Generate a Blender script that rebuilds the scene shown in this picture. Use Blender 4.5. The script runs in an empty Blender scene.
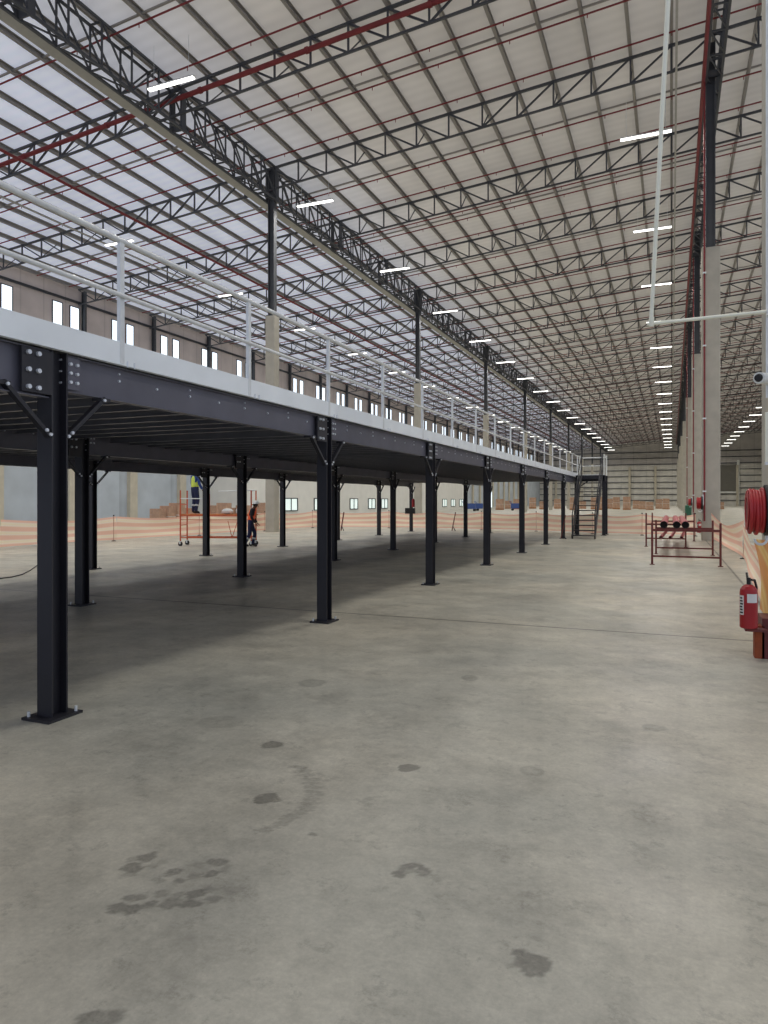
import bpy, math, random
from mathutils import Vector, Matrix
random.seed(7)
PI = math.pi
col = bpy.context.scene.collection
scn = bpy.context.scene

# ------------------------------------------------------------------ camera numbers
F, CX, HY, EYE = 695.0, 384.0, 500.5, 1.65
YAW = math.radians(22.5); CS, SN = math.cos(YAW), math.sin(YAW)
def on_floor(px, py):
    """floor point seen at a pixel of the photograph"""
    d = EYE*F/(py-HY); xr = (px-CX)*d/F
    return (xr*CS - d*SN, xr*SN + d*CS)

# ------------------------------------------------------------------ materials
def srgb(r, g, b):
    f = lambda v: (v/255/12.92) if v/255 <= .04045 else ((v/255+.055)/1.055)**2.4
    return (f(r), f(g), f(b), 1)
def N(nt, kind, **kw):
    n = nt.nodes.new(kind)
    for k, v in kw.items():
        if k in n.inputs: n.inputs[k].default_value = v
        else: setattr(n, k, v)
    return n
def mat(name, c, rough=.6, metal=0, noise=.12, scale=6, emit=None, estr=0, bump=0):
    m = bpy.data.materials.new(name); m.use_nodes = True; nt = m.node_tree
    b = nt.nodes['Principled BSDF']; b.inputs['Roughness'].default_value = rough; b.inputs['Metallic'].default_value = metal
    tc = N(nt, 'ShaderNodeTexCoord')
    nz = N(nt, 'ShaderNodeTexNoise', Scale=scale, Detail=4.0)
    nt.links.new(tc.outputs['Object'], nz.inputs['Vector'])
    mr = N(nt, 'ShaderNodeMapRange'); mr.inputs['From Min'].default_value = .3; mr.inputs['From Max'].default_value = .7
    mr.inputs['To Min'].default_value = 1-noise; mr.inputs['To Max'].default_value = 1+noise
    nt.links.new(nz.outputs['Fac'], mr.inputs['Value'])
    mx = N(nt, 'ShaderNodeVectorMath', operation='SCALE'); mx.inputs[0].default_value = c[:3]
    nt.links.new(mr.outputs['Result'], mx.inputs['Scale'])
    nt.links.new(mx.outputs[0], b.inputs['Base Color'])
    if emit:
        b.inputs['Emission Color'].default_value = emit; b.inputs['Emission Strength'].default_value = estr
    if bump:
        bp = N(nt, 'ShaderNodeBump', Strength=bump, Distance=.02)
        nt.links.new(nz.outputs['Fac'], bp.inputs['Height']); nt.links.new(bp.outputs[0], b.inputs['Normal'])
    return m
M = {}
M['black_steel'] = mat('powder_coated_black_steel', srgb(36, 36, 42), .45, .0, .1, 5)
M['beam_steel'] = mat('grey_black_beam_steel', srgb(98, 98, 108), .4, .0, .1, 3)
M['truss_steel'] = mat('dark_truss_steel', srgb(76, 78, 82), .6, .0, .1, 2)
M['purlin'] = mat('grey_purlin_steel', srgb(150, 146, 140), .6, .0, .1, 1)
M['red_pipe'] = mat('red_sprinkler_paint', srgb(128, 44, 46), .55, 0, .12, 3)
M['red_oxide'] = mat('red_oxide_paint', srgb(104, 42, 38), .55, 0, .2, 8)
M['pink_pipe'] = mat('pinkish_red_pipe_paint', srgb(178, 82, 84), .45, 0, .12, 3)
M['pipe_bore'] = mat('dark_pipe_bore', srgb(14, 12, 14), .8)
M['galv'] = mat('galvanised_steel', srgb(226, 230, 230), .38, .15, .07, 9)
M['fascia'] = mat('bright_galvanised_sheet', srgb(244, 250, 252), .36, .0, .05, 2)
M['bolt'] = mat('zinc_bolt', srgb(225, 230, 235), .35, .3, .05)
M['concrete_col'] = mat('column_concrete', srgb(178, 173, 160), .85, 0, .08, 2.2)
M['white_paint'] = mat('white_painted_metal', srgb(228, 230, 224), .5, 0, .04)
M['conduit'] = mat('cream_white_conduit', srgb(246, 246, 226), .5, 0, .04)
M['deck_under'] = mat('dark_deck_sheet', srgb(104, 103, 104), .6, .0, .15, 4)
M['joist'] = mat('galvanised_joist', srgb(112, 112, 116), .35, .0, .12, 4)
M['deck_top'] = mat('deck_board', srgb(140, 130, 110), .8)
M['red_hose'] = mat('red_rubber_hose', srgb(172, 38, 42), .45, 0, .1)
M['black_rubber'] = mat('black_rubber', srgb(28, 28, 30), .6)
M['ext_red'] = mat('extinguisher_red', srgb(160, 26, 32), .35, 0, .05)
M['label_white'] = mat('white_label', srgb(222, 222, 218), .6, 0, .05)
M['rust_box'] = mat('rusty_orange_board', srgb(150, 74, 40), .8, 0, .25, 9)
M['scaffold'] = mat('orange_scaffold_paint', srgb(206, 92, 52), .55, 0, .15)
M['plank'] = mat('scaffold_plank', srgb(206, 128, 74), .8, 0, .15)
M['carton'] = mat('brown_carton', srgb(186, 152, 128), .85, 0, .2, 3)
M['carton_pale'] = mat('pale_carton', srgb(206, 188, 168), .85, 0, .2, 3)
M['netpost'] = mat('dusty_orange_post', srgb(206, 160, 140), .7)
M['pallet'] = mat('pallet_wood', srgb(168, 110, 60), .85, 0, .2, 6)
M['blue'] = mat('blue_machine_paint', srgb(62, 88, 150), .5)
M['green'] = mat('dark_green_plastic', srgb(40, 92, 70), .5)
M['skin'] = mat('skin', srgb(120, 78, 58), .6)
M['hair'] = mat('dark_hair', srgb(22, 18, 16), .9)
M['hivis_orange'] = mat('orange_vest_cloth', srgb(235, 100, 60), .8, emit=srgb(235, 100, 60), estr=.12)
M['hivis_yellow'] = mat('lime_vest_cloth', srgb(200, 214, 90), .8, emit=srgb(200, 214, 90), estr=.1)
M['navy'] = mat('navy_trouser_cloth', srgb(38, 44, 78), .9)
M['blue_cloth'] = mat('blue_shirt_cloth', srgb(52, 78, 140), .9)
M['dark_cloth'] = mat('dark_shirt_cloth', srgb(42, 38, 44), .9)
M['helmet'] = mat('white_helmet', srgb(238, 240, 238), .35, 0, .02)
M['reflective'] = mat('silver_reflective_tape', srgb(210, 212, 210), .4)
M['tray'] = mat('cable_tray_sheet', srgb(170, 168, 160), .5, .1, .05)
M['office'] = mat('white_plaster', srgb(226, 225, 218), .85, 0, .04, 1)
M['frame_dark'] = mat('dark_window_frame', srgb(60, 60, 62), .5)
M['beige'] = mat('beige_concrete', srgb(200, 192, 172), .85, 0, .08, 2)
M['glass_day'] = mat('bright_daylight_glass', srgb(220, 232, 240), .3, emit=srgb(222, 236, 248), estr=1.5)
M['glass_office'] = mat('office_window_glass', srgb(215, 228, 225), .3, emit=srgb(216, 232, 226), estr=.75)
M['led'] = mat('led_diffuser', srgb(255, 255, 250), .5, emit=(1, .98, .92, 1), estr=5)
M['door_grey'] = mat('grey_door_sheet', srgb(110, 108, 100), .7)

def roof_material():
    m = bpy.data.materials.new('glowing_ribbed_roof_sheeting'); m.use_nodes = True; nt = m.node_tree; L = nt.links.new
    b = nt.nodes['Principled BSDF']; b.inputs['Roughness'].default_value = .7
    tc = N(nt, 'ShaderNodeTexCoord'); sp = N(nt, 'ShaderNodeSeparateXYZ'); L(tc.outputs['Object'], sp.inputs[0])
    w = N(nt, 'ShaderNodeTexWave', wave_type='BANDS', bands_direction='Y', wave_profile='SIN'); w.inputs['Scale'].default_value = .55
    w.inputs['Distortion'].default_value = 0
    L(tc.outputs['Object'], w.inputs['Vector'])
    nz = N(nt, 'ShaderNodeTexNoise', Scale=.35, Detail=3.0); L(tc.outputs['Object'], nz.inputs['Vector'])
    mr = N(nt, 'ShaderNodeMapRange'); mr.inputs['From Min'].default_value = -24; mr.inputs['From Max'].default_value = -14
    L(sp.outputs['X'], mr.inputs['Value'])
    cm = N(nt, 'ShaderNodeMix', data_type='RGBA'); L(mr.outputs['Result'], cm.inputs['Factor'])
    cm.inputs[6].default_value = srgb(205, 211, 228); cm.inputs[7].default_value = srgb(193, 189, 184)  # bluish light of the left wing is put into the sheet colour
    mw = N(nt, 'ShaderNodeMapRange'); mw.inputs['To Min'].default_value = .965; mw.inputs['To Max'].default_value = 1.02
    L(w.outputs['Fac'], mw.inputs['Value'])
    mn = N(nt, 'ShaderNodeMapRange'); mn.inputs['From Min'].default_value = .3; mn.inputs['From Max'].default_value = .7
    mn.inputs['To Min'].default_value = .9; mn.inputs['To Max'].default_value = 1.08; L(nz.outputs['Fac'], mn.inputs['Value'])
    mu = N(nt, 'ShaderNodeMath', operation='MULTIPLY'); L(mw.outputs[0], mu.inputs[0]); L(mn.outputs[0], mu.inputs[1])
    sc = N(nt, 'ShaderNodeVectorMath', operation='SCALE'); L(cm.outputs[2], sc.inputs[0]); L(mu.outputs[0], sc.inputs['Scale'])
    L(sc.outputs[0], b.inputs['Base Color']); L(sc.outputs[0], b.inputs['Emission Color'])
    # glow added to the sheeting to light the hall, stronger over the left wing
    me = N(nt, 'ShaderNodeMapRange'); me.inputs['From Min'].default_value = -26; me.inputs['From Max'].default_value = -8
    me.inputs['To Min'].default_value = ROOF_GLOW_L; me.inputs['To Max'].default_value = ROOF_GLOW_R
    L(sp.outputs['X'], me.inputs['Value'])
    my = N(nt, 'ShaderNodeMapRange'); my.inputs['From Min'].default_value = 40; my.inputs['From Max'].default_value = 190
    my.inputs['To Min'].default_value = 1; my.inputs['To Max'].default_value = .5  # added glow dims towards the far end so the roof darkens there
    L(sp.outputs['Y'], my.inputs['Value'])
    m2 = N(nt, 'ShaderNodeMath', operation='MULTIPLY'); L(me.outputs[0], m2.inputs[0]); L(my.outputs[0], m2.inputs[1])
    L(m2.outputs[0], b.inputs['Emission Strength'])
    return m
ROOF_GLOW_L, ROOF_GLOW_R = .50, .25
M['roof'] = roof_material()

def cladding(name, c, period, axis='Y', horiz=0):
    m = bpy.data.materials.new(name); m.use_nodes = True; nt = m.node_tree; L = nt.links.new
    b = nt.nodes['Principled BSDF']; b.inputs['Roughness'].default_value = .75
    tc = N(nt, 'ShaderNodeTexCoord')
    w = N(nt, 'ShaderNodeTexWave', wave_type='BANDS', bands_direction=axis, wave_profile='SAW'); w.inputs['Scale'].default_value = 1/period*.314*1.0
    L(tc.outputs['Object'], w.inputs['Vector'])
    r = N(nt, 'ShaderNodeMapRange'); r.inputs['From Min'].default_value = 0; r.inputs['From Max'].default_value = .08
    r.inputs['To Min'].default_value = .8; r.inputs['To Max'].default_value = 1; L(w.outputs['Fac'], r.inputs['Value'])
    nz = N(nt, 'ShaderNodeTexNoise', Scale=.5, Detail=4.0); L(tc.outputs['Object'], nz.inputs['Vector'])
    mn = N(nt, 'ShaderNodeMapRange'); mn.inputs['From Min'].default_value = .3; mn.inputs['From Max'].default_value = .7
    mn.inputs['To Min'].default_value = .88; mn.inputs['To Max'].default_value = 1.1; L(nz.outputs['Fac'], mn.inputs['Value'])
    mu = N(nt, 'ShaderNodeMath', operation='MULTIPLY'); L(r.outputs[0], mu.inputs[0]); L(mn.outputs[0], mu.inputs[1])
    sc = N(nt, 'ShaderNodeVectorMath', operation='SCALE'); sc.inputs[0].default_value = c[:3]; L(mu.outputs[0], sc.inputs['Scale'])
    L(sc.outputs[0], b.inputs['Base Color'])
    return m
M['clad_left'] = cladding('left_wall_cladding', srgb(214, 202, 196), 1.9)
M['concrete_wall'] = cladding('tilt_up_concrete', srgb(186, 194, 200), 6.2)
M['clad_end_low'] = cladding('end_wall_sheet_pale', srgb(218, 215, 206), 3.8, 'X')
M['clad_end_high'] = cladding('end_wall_sheet_dark', srgb(196, 192, 188), 3.8, 'X')

def net_material(name, a, b_, c_, clear=.12, bands=3):
    m = bpy.data.materials.new(name); m.use_nodes = True; nt = m.node_tree; L = nt.links.new
    b = nt.nodes['Principled BSDF']; b.inputs['Roughness'].default_value = .8
    uv = N(nt, 'ShaderNodeUVMap'); sp = N(nt, 'ShaderNodeSeparateXYZ'); L(uv.outputs[0], sp.inputs[0])
    mu = N(nt, 'ShaderNodeMath', operation='MULTIPLY'); mu.inputs[1].default_value = bands; L(sp.outputs['Y'], mu.inputs[0])
    fr = N(nt, 'ShaderNodeMath', operation='FRACT'); L(mu.outputs[0], fr.inputs[0])
    cr = N(nt, 'ShaderNodeValToRGB'); L(fr.outputs[0], cr.inputs[0])
    e = cr.color_ramp.elements; e[0].position = 0; e[0].color = a; e[1].position = 1; e[1].color = a
    for p, c in ((.2, a), (.36, b_), (.52, c_), (.66, b_), (.82, a)): x = e.new(p); x.color = c
    L(cr.outputs[0], b.inputs['Base Color'])
    tr = N(nt, 'ShaderNodeBsdfTransparent'); mx = N(nt, 'ShaderNodeMixShader'); mx.inputs[0].default_value = clear
    L(b.outputs[0], mx.inputs[1]); L(tr.outputs[0], mx.inputs[2]); L(mx.outputs[0], nt.nodes['Material Output'].inputs[0])
    L(cr.outputs[0], b.inputs['Emission Color']); b.inputs['Emission Strength'].default_value = .1  # slight glow added to brighten the mesh
    return m
M['net'] = net_material('orange_and_cream_barrier_mesh', srgb(240, 192, 168), srgb(246, 232, 210), srgb(246, 226, 194))
M['net_near'] = net_material('orange_yellow_barrier_mesh', srgb(226, 158, 92), srgb(240, 204, 130), srgb(236, 186, 104), .1, 3)

def floor_material(name, stained):
    m = bpy.data.materials.new(name); m.use_nodes = True; nt = m.node_tree; L = nt.links.new
    b = nt.nodes['Principled BSDF']
    tc = N(nt, 'ShaderNodeTexCoord'); P = tc.outputs['Object']
    def noise(scale, detail, a, c, lo=.3, hi=.7, rough=.5):
        n = N(nt, 'ShaderNodeTexNoise', Scale=scale, Detail=detail, Roughness=rough); L(P, n.inputs['Vector'])
        r = N(nt, 'ShaderNodeMapRange'); r.inputs['From Min'].default_value = lo; r.inputs['From Max'].default_value = hi
        r.inputs['To Min'].default_value = a; r.inputs['To Max'].default_value = c; L(n.outputs['Fac'], r.inputs['Value']); return r.outputs[0]
    def mul(a, c):
        n = N(nt, 'ShaderNodeMath', operation='MULTIPLY'); L(a, n.inputs[0]); L(c, n.inputs[1]); return n.outputs[0]
    v = mul(noise(.6, 6.0, .78, 1.10, rough=.6), noise(2.6, 8.0, .78, 1.12, rough=.75))
    v = mul(v, noise(16, 8.0, .88, 1.08, rough=.75))
    # dull scuffed patches
    v = mul(v, noise(1.1, 8.0, .78, 1.0, .36, .5, .75))
    v = mul(v, noise(5, 8.0, .80, 1.0, .38, .45, .8))
    v = mul(v, noise(45, 6.0, .86, 1.08, rough=.8))
    # cut joints
    sp = N(nt, 'ShaderNodeSeparateXYZ'); L(P, sp.inputs[0])
    def joint(sock, pos, w, dark):
        nonlocal v
        s = N(nt, 'ShaderNodeMath', operation='SUBTRACT'); L(sock, s.inputs[0]); s.inputs[1].default_value = pos
        a = N(nt, 'ShaderNodeMath', operation='ABSOLUTE'); L(s.outputs[0], a.inputs[0])
        r = N(nt, 'ShaderNodeMapRange'); r.inputs['From Min'].default_value = w*.5; r.inputs['From Max'].default_value = w
        r.inputs['To Min'].default_value = dark; r.inputs['To Max'].default_value = 1; L(a.outputs[0], r.inputs['Value'])
        v = mul(v, r.outputs[0])
    for y in (9.2, 32.0, 54.8): joint(sp.outputs['Y'], y, .032, .3)
    for x in (1.3, -19.4): joint(sp.outputs['X'], x, .03, .4)
    cm = N(nt, 'ShaderNodeMix', data_type='RGBA'); cm.inputs[6].default_value = srgb(184, 183, 170); cm.inputs[7].default_value = srgb(209, 201, 181)
    L(noise(.3, 4.0, 0, 1), cm.inputs['Factor'])
    sc = N(nt, 'ShaderNodeVectorMath', operation='SCALE'); L(cm.outputs[2], sc.inputs[0])
    rgh = noise(1.8, 5.0, .34, .56)
    if stained:
        at = N(nt, 'ShaderNodeAttribute', attribute_name='damp')
        nz = noise(60, 3.0, .75, 1.15)
        r = N(nt, 'ShaderNodeMapRange'); r.inputs['To Min'].default_value = 1; r.inputs['To Max'].default_value = .5; L(mul(at.outputs['Fac'], nz), r.inputs['Value'])
        v = mul(v, r.outputs[0])
    L(v, sc.inputs['Scale']); L(sc.outputs[0], b.inputs['Base Color']); L(rgh, b.inputs['Roughness'])
    b.inputs['Specular IOR Level'].default_value = .45
    bp = N(nt, 'ShaderNodeBump', Strength=.08, Distance=.01); L(v, bp.inputs['Height']); L(bp.outputs[0], b.inputs['Normal'])
    return m
blobs = []
def cr(ox, oy, z, pts):
    for (x, y, rx, ry, k) in pts: blobs.append((ox+x/z, oy+y/z, rx/z, ry/z, k))
cr(80, 740, 2.954, [(115,493,34,16,.8),(160,468,32,12,.7),(158,500,24,15,.9),(205,488,22,13,.8),(238,455,26,12,.5),(262,485,28,16,.7),
    (290,460,24,12,.5),(325,485,34,13,.8),(340,455,26,13,.8),(395,470,30,13,.6),(385,440,30,10,.3),(450,445,32,14,.3),
    (235,412,20,11,.4),(278,390,26,11,.7),(295,416,20,11,.7),(340,402,22,10,.45),(345,370,26,9,.35),(387,393,20,11,.8),(405,362,26,11,.75),(430,380,14,12,.4),
    (150,378,36,14,.85),(200,348,24,15,.8),(215,372,18,10,.4),(165,350,22,12,.5),(540,176,28,10,1.1),(562,166,22,10,1.1),(572,178,22,7,.9),(540,164,14,6,.7),(568,14,32,11,.9),(690,280,14,7,.8),
    (480,300,34,8,.2),(150,398,20,7,.5),(240,362,16,9,.3)]+[(x+(k%2)*5, y, 30, 5.5, .42) for k,(x,y) in enumerate(((648,80),(658,92),(668,104),(675,116),(681,128),(685,140),(687,152),(685,164),(682,176),(676,188),(667,199),(656,209),(642,219),(626,228),(608,237),(588,246),(566,256),(542,266)))])
cr(370, 740, 3.339, [(124,94,30,13,1.3),(150,92,16,9,1.0),(98,446,24,14,1.0),(115,428,26,12,.8),(150,420,30,9,.95),(182,430,20,12,1.0),(178,448,24,12,.7),(140,440,20,8,.5),(525,722,44,22,1),(565,745,42,28,1.05),(500,745,36,18,.8),(545,768,40,20,.9),(460,752,24,10,.4),(540,103,42,18,.4),(50,100,36,12,.25)])
cr(0, 640, 1, [(100,378,24,10,.8),(312,43,14,4,.5),(220,82,26,6,.3),(470,38,8,3,.5),(655,88,12,4,.4)])
M['floor'] = floor_material('power_floated_concrete', False)
M['floor_stained'] = floor_material('power_floated_concrete_with_damp_prints', True)

# ------------------------------------------------------------------ mesh builder (world coordinates)
class MB:
    def __init__(s): s.v = []; s.f = []; s.uv = None
    def add(s, vs, fs):
        o = len(s.v); s.v += [tuple(p) for p in vs]; s.f += [tuple(i+o for i in f) for f in fs]; return s
    def box(s, x0, x1, y0, y1, z0, z1):
        return s.add([(x0,y0,z0),(x1,y0,z0),(x1,y1,z0),(x0,y1,z0),(x0,y0,z1),(x1,y0,z1),(x1,y1,z1),(x0,y1,z1)],
                     [(3,2,1,0),(4,5,6,7),(0,1,5,4),(1,2,6,5),(2,3,7,6),(3,0,4,7)])
    def frame(s, p, q, up=(0,0,1)):
        p, q = Vector(p), Vector(q); d = (q-p).normalized(); u = Vector(up)
        if abs(d.dot(u)) > .98: u = Vector((1,0,0)) if abs(d.x) < .9 else Vector((0,1,0))
        a = d.cross(u).normalized(); b = a.cross(d).normalized(); return p, q, a, b
    def prism(s, prof, p, q, up=(0,0,1)):
        p, q, a, b = s.frame(p, q, up); n = len(prof)
        vs = [p+a*x+b*y for x, y in prof] + [q+a*x+b*y for x, y in prof]
        return s.add(vs, [tuple(range(n-1,-1,-1)), tuple(range(n,2*n))] + [(i,(i+1)%n,n+(i+1)%n,n+i) for i in range(n)])
    def bar(s, p, q, w, h=None, up=(0,0,1)):
        h = h or w; return s.prism([(-w/2,-h/2),(w/2,-h/2),(w/2,h/2),(-w/2,h/2)], p, q, up)
    def tube(s, p, q, r, n=8, r2=None):
        r2 = r if r2 is None else r2
        p, q, a, b = s.frame(p, q); c = [(math.cos(2*PI*i/n), math.sin(2*PI*i/n)) for i in range(n)]
        vs = [p+(a*x+b*y)*r for x, y in c] + [q+(a*x+b*y)*r2 for x, y in c]
        return s.add(vs, [tuple(range(n-1,-1,-1)), tuple(range(n,2*n))] + [(i,(i+1)%n,n+(i+1)%n,n+i) for i in range(n)])
    def path(s, pts, r, n=8):
        for a, b in zip(pts, pts[1:]): s.tube(a, b, r, n)
        return s
    def ring(s, p, q, R, r, n=20):
        """hollow pipe from p to q"""
        p, q, a, b = s.frame(p, q); c = [(math.cos(2*PI*i/n), math.sin(2*PI*i/n)) for i in range(n)]
        vs = []
        for o, rad in ((p,R),(q,R),(q,r),(p,r)): vs += [o+(a*x+b*y)*rad for x, y in c]
        fs = []
        for k in range(4):
            for i in range(n): fs.append((k*n+i, k*n+(i+1)%n, ((k+1)%4)*n+(i+1)%n, ((k+1)%4)*n+i))
        return s.add(vs, fs)
    def torus(s, c, axis, R, r, n=28, m=8):
        c = Vector(c); p, q, a, b = s.frame(c, c+Vector(axis)); d = Vector(axis).normalized(); vs = []
        for i in range(n):
            t = 2*PI*i/n; e = a*math.cos(t)+b*math.sin(t)
            for j in range(m):
                f = 2*PI*j/m; vs.append(c+e*(R+r*math.cos(f))+d*r*math.sin(f))
        return s.add(vs, [(i*m+j, ((i+1)%n)*m+j, ((i+1)%n)*m+(j+1)%m, i*m+(j+1)%m) for i in range(n) for j in range(m)])
    def lathe(s, c, prof, n=20):
        """prof: (radius, z) around a vertical axis at c"""
        vs = []; m = len(prof)
        for r, z in prof:
            for i in range(n): vs.append((c[0]+r*math.cos(2*PI*i/n), c[1]+r*math.sin(2*PI*i/n), c[2]+z))
        fs = [(k*n+i, k*n+(i+1)%n, (k+1)*n+(i+1)%n, (k+1)*n+i) for k in range(m-1) for i in range(n)]
        return s.add(vs, fs+[tuple(range(n-1,-1,-1)), tuple((m-1)*n+i for i in range(n))])
def origin(o):
    p = Vector((0,0,0))
    while o is not None: p += o.location; o = o.parent
    return p
def build(name, mb, m, parent=None, loc=None, smooth=False):
    me = bpy.data.meshes.new(name)
    base = origin(parent) if parent is not None else Vector(loc or (0,0,0))
    me.from_pydata([tuple(Vector(v)-base) for v in mb.v], [], mb.f); me.update()
    for x in (m if isinstance(m, (list, tuple)) else [m]): me.materials.append(M[x] if isinstance(x, str) else x)
    if mb.uv:
        l = me.uv_layers.new(name='UVMap')
        for lp in me.loops: l.data[lp.index].uv = mb.uv[lp.vertex_index]
    if smooth:
        for p in me.polygons: p.use_smooth = True
    o = bpy.data.objects.new(name, me); col.objects.link(o)
    if parent is not None: o.parent = parent
    else: o.location = base
    return o
def tag(o, label=None, cat=None, group=None, kind=None):
    if label: o['label'] = label
    if cat: o['category'] = cat
    if group: o['group'] = group
    if kind or cat: o['kind'] = kind or 'thing'
    return o
def thing(name, loc, label, cat, group=None, kind=None):
    o = bpy.data.objects.new(name, None); o.empty_display_size = .2; col.objects.link(o); o.location = loc
    return tag(o, label, cat, group, kind)
def dup(root, loc=None, label=None, group=None, rz=None, sc=None):
    def cp(o, par):
        c = o.copy(); col.objects.link(c)
        if par is not None: c.parent = par
        for ch in list(o.children): cp(ch, c)
        return c
    r = cp(root, None)
    if loc is not None: r.location = loc
    if rz is not None: r.rotation_euler = (0, 0, rz)
    if sc is not None: r.scale = sc
    if label: r['label'] = label
    if group: r['group'] = group
    return r
ORD = ['first','second','third','fourth','fifth','sixth','seventh','eighth','ninth','tenth','eleventh','twelfth','thirteenth','fourteenth',
       'fifteenth','sixteenth','seventeenth','eighteenth','nineteenth','twentieth']
def H(w, h, t):   # H section: flanges along the first axis
    return [(-w/2,-h/2),(w/2,-h/2),(w/2,-h/2+t),(t/2,-h/2+t),(t/2,h/2-t),(w/2,h/2-t),(w/2,h/2),(-w/2,h/2),(-w/2,h/2-t),(-t/2,h/2-t),(-t/2,-h/2+t),(-w/2,-h/2+t)]
def C(w, h, t):   # channel, open towards +x
    return [(-w/2,-h/2),(w/2,-h/2),(w/2,-h/2+t),(-w/2+t,-h/2+t),(-w/2+t,h/2-t),(w/2,h/2-t),(w/2,h/2),(-w/2,h/2)]

# ================================================================== the shell
XL, XR, YN, YF = -41.0, 32.0, -8.0, 236.0
def zr(x): return 19.1 + .083*(x+19.4)          # top of the trusses
gx0, gx1, gy0, gy1, gs = -4.2, 1.6, 1.0, 7.0, .016
nx, ny = int((gx1-gx0)/gs), int((gy1-gy0)/gs)
from mathutils import noise as mn_
B = []
for (px, py, rx, ry, k) in blobs:
    x, y = on_floor(px, py); d = EYE*F/(py-HY); B.append((x, y, rx*d/F, ry*d*d/(F*EYE), k))
fl = MB(); damp = []
for j in range(ny+1):
    for i in range(nx+1): fl.v.append((gx0+(gx1-gx0)*i/nx, gy0+(gy1-gy0)*j/ny, 0))
damp = [0.0]*len(fl.v)
for (bx, by, sx, sy, k) in B:
    R_ = max(sx, sy)*1.5
    for j in range(max(0,int((by-R_-gy0)/gs)), min(ny,int((by+R_-gy0)/gs)+1)+1):
        for i in range(max(0,int((bx-R_-gx0)/gs)), min(nx,int((bx+R_-gx0)/gs)+1)+1):
            q = j*(nx+1)+i; x, y, _ = fl.v[q]; nv = mn_.noise_vector((x*14,y*14,bx*3)); x += nv.x*.022-bx; y += nv.y*.022-by
            u, w_ = (x*CS+y*SN)/sx, (-x*SN+y*CS)/sy; e = math.hypot(u, w_)
            a = min(1, max(0, (1.05-e)/.2)); a = a*a*(3-2*a)*k*(.85+.35*min(1,e)**3)*1.15
            if a > damp[q]: damp[q] = a
for j in range(ny):
    for i in range(nx): q = j*(nx+1)+i; fl.f.append((q, q+1, q+nx+2, q+nx+1))
nf = len(fl.f)
for (a, b, c, d) in ((XL,XR,YN,gy0),(XL,gx0,gy0,gy1),(gx1,XR,gy0,gy1),(XL,XR,gy1,YF)): fl.add([(a,c,0),(b,c,0),(b,d,0),(a,d,0)], [(0,1,2,3)])
fo = build('floor', fl, ['floor_stained']); tag(fo, kind='structure')
at = fo.data.attributes.new('damp', 'FLOAT', 'POINT')
for q, a in enumerate(damp): at.data[q].value = a
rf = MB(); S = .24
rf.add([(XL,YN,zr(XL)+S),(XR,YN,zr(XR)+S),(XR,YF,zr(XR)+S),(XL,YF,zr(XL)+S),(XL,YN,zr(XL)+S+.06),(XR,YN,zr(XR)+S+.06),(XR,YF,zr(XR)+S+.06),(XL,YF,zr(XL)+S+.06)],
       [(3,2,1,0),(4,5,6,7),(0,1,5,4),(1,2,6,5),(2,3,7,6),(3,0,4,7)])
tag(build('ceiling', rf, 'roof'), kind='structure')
wl = thing('wall_left', (XL,0,0), None, None, kind='structure')
build('concrete_panel', MB().box(XL-.3, XL, YN, YF, 0, 8.0), 'concrete_wall', wl)
build('cladding_sheet', MB().box(XL-.2, XL, YN, YF, 8.0, zr(XL)+S), 'clad_left', wl)
gm = MB()
for z in (9.6, 11.2, 12.8, 16.4): gm.prism(C(.08,.18,.02), (XL+.08,YN,z), (XL+.08,YF,z))
build('wall_rail', gm, 'truss_steel', wl)
wf = thing('wall_far', (0,YF,0), None, None, kind='structure')
build('pale_sheet', MB().box(XL, XR, YF, YF+.2, 0, 12.7), 'clad_end_low', wf)
hb = MB(); hb.add([(XL,YF,12.7),(XR,YF,12.7),(XR,YF,zr(XR)+S),(XL,YF,zr(XL)+S),(XL,YF+.2,12.7),(XR,YF+.2,12.7),(XR,YF+.2,zr(XR)+S),(XL,YF+.2,zr(XL)+S)],
       [(0,1,2,3),(7,6,5,4),(0,4,5,1),(1,5,6,2),(2,6,7,3),(3,7,4,0)])
build('dark_sheet', hb, 'clad_end_high', wf)
gm = MB()
for i in range(9): gm.box(XL, XR, YF-.28, YF, 1.6+1.9*i, 1.82+1.9*i)
build('wall_rail', gm, 'truss_steel', wf)
wr = thing('wall_right', (XR,0,0), None, None, kind='structure')
build('sheet', MB().box(XR, XR+.2, 60, YF, 0, zr(XR)+S), 'clad_end_low', wr)
# pilasters and steel wall columns
for i in range(31):
    y = 44.7 - 6.2*4 + 6.2*i
    if y > 232: break
    tag(build('trim_%d' % (i+1), MB().box(XL, XL+.35, y-.42, y+.42, 0, 8.0), 'beige', loc=(XL,y,0)), kind='structure')
n = 40
for i in range(28):
    y = 24.35+7.6*i
    n += 1; tag(build('trim_%d' % n, MB().prism(H(.22,.3,.03), (XL+.28,y,8.0), (XL+.28,y,zr(XL))), 'truss_steel', loc=(XL,y,8)), kind='structure')
for x in [-4.8+7.7*k for k in range(-4, 5)]:
    n += 1; tag(build('trim_%d' % n, MB().box(x-.32, x+.32, YF-.9, YF-.28, 0, 12.4), 'beige', loc=(x,YF,0)), kind='structure')
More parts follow.
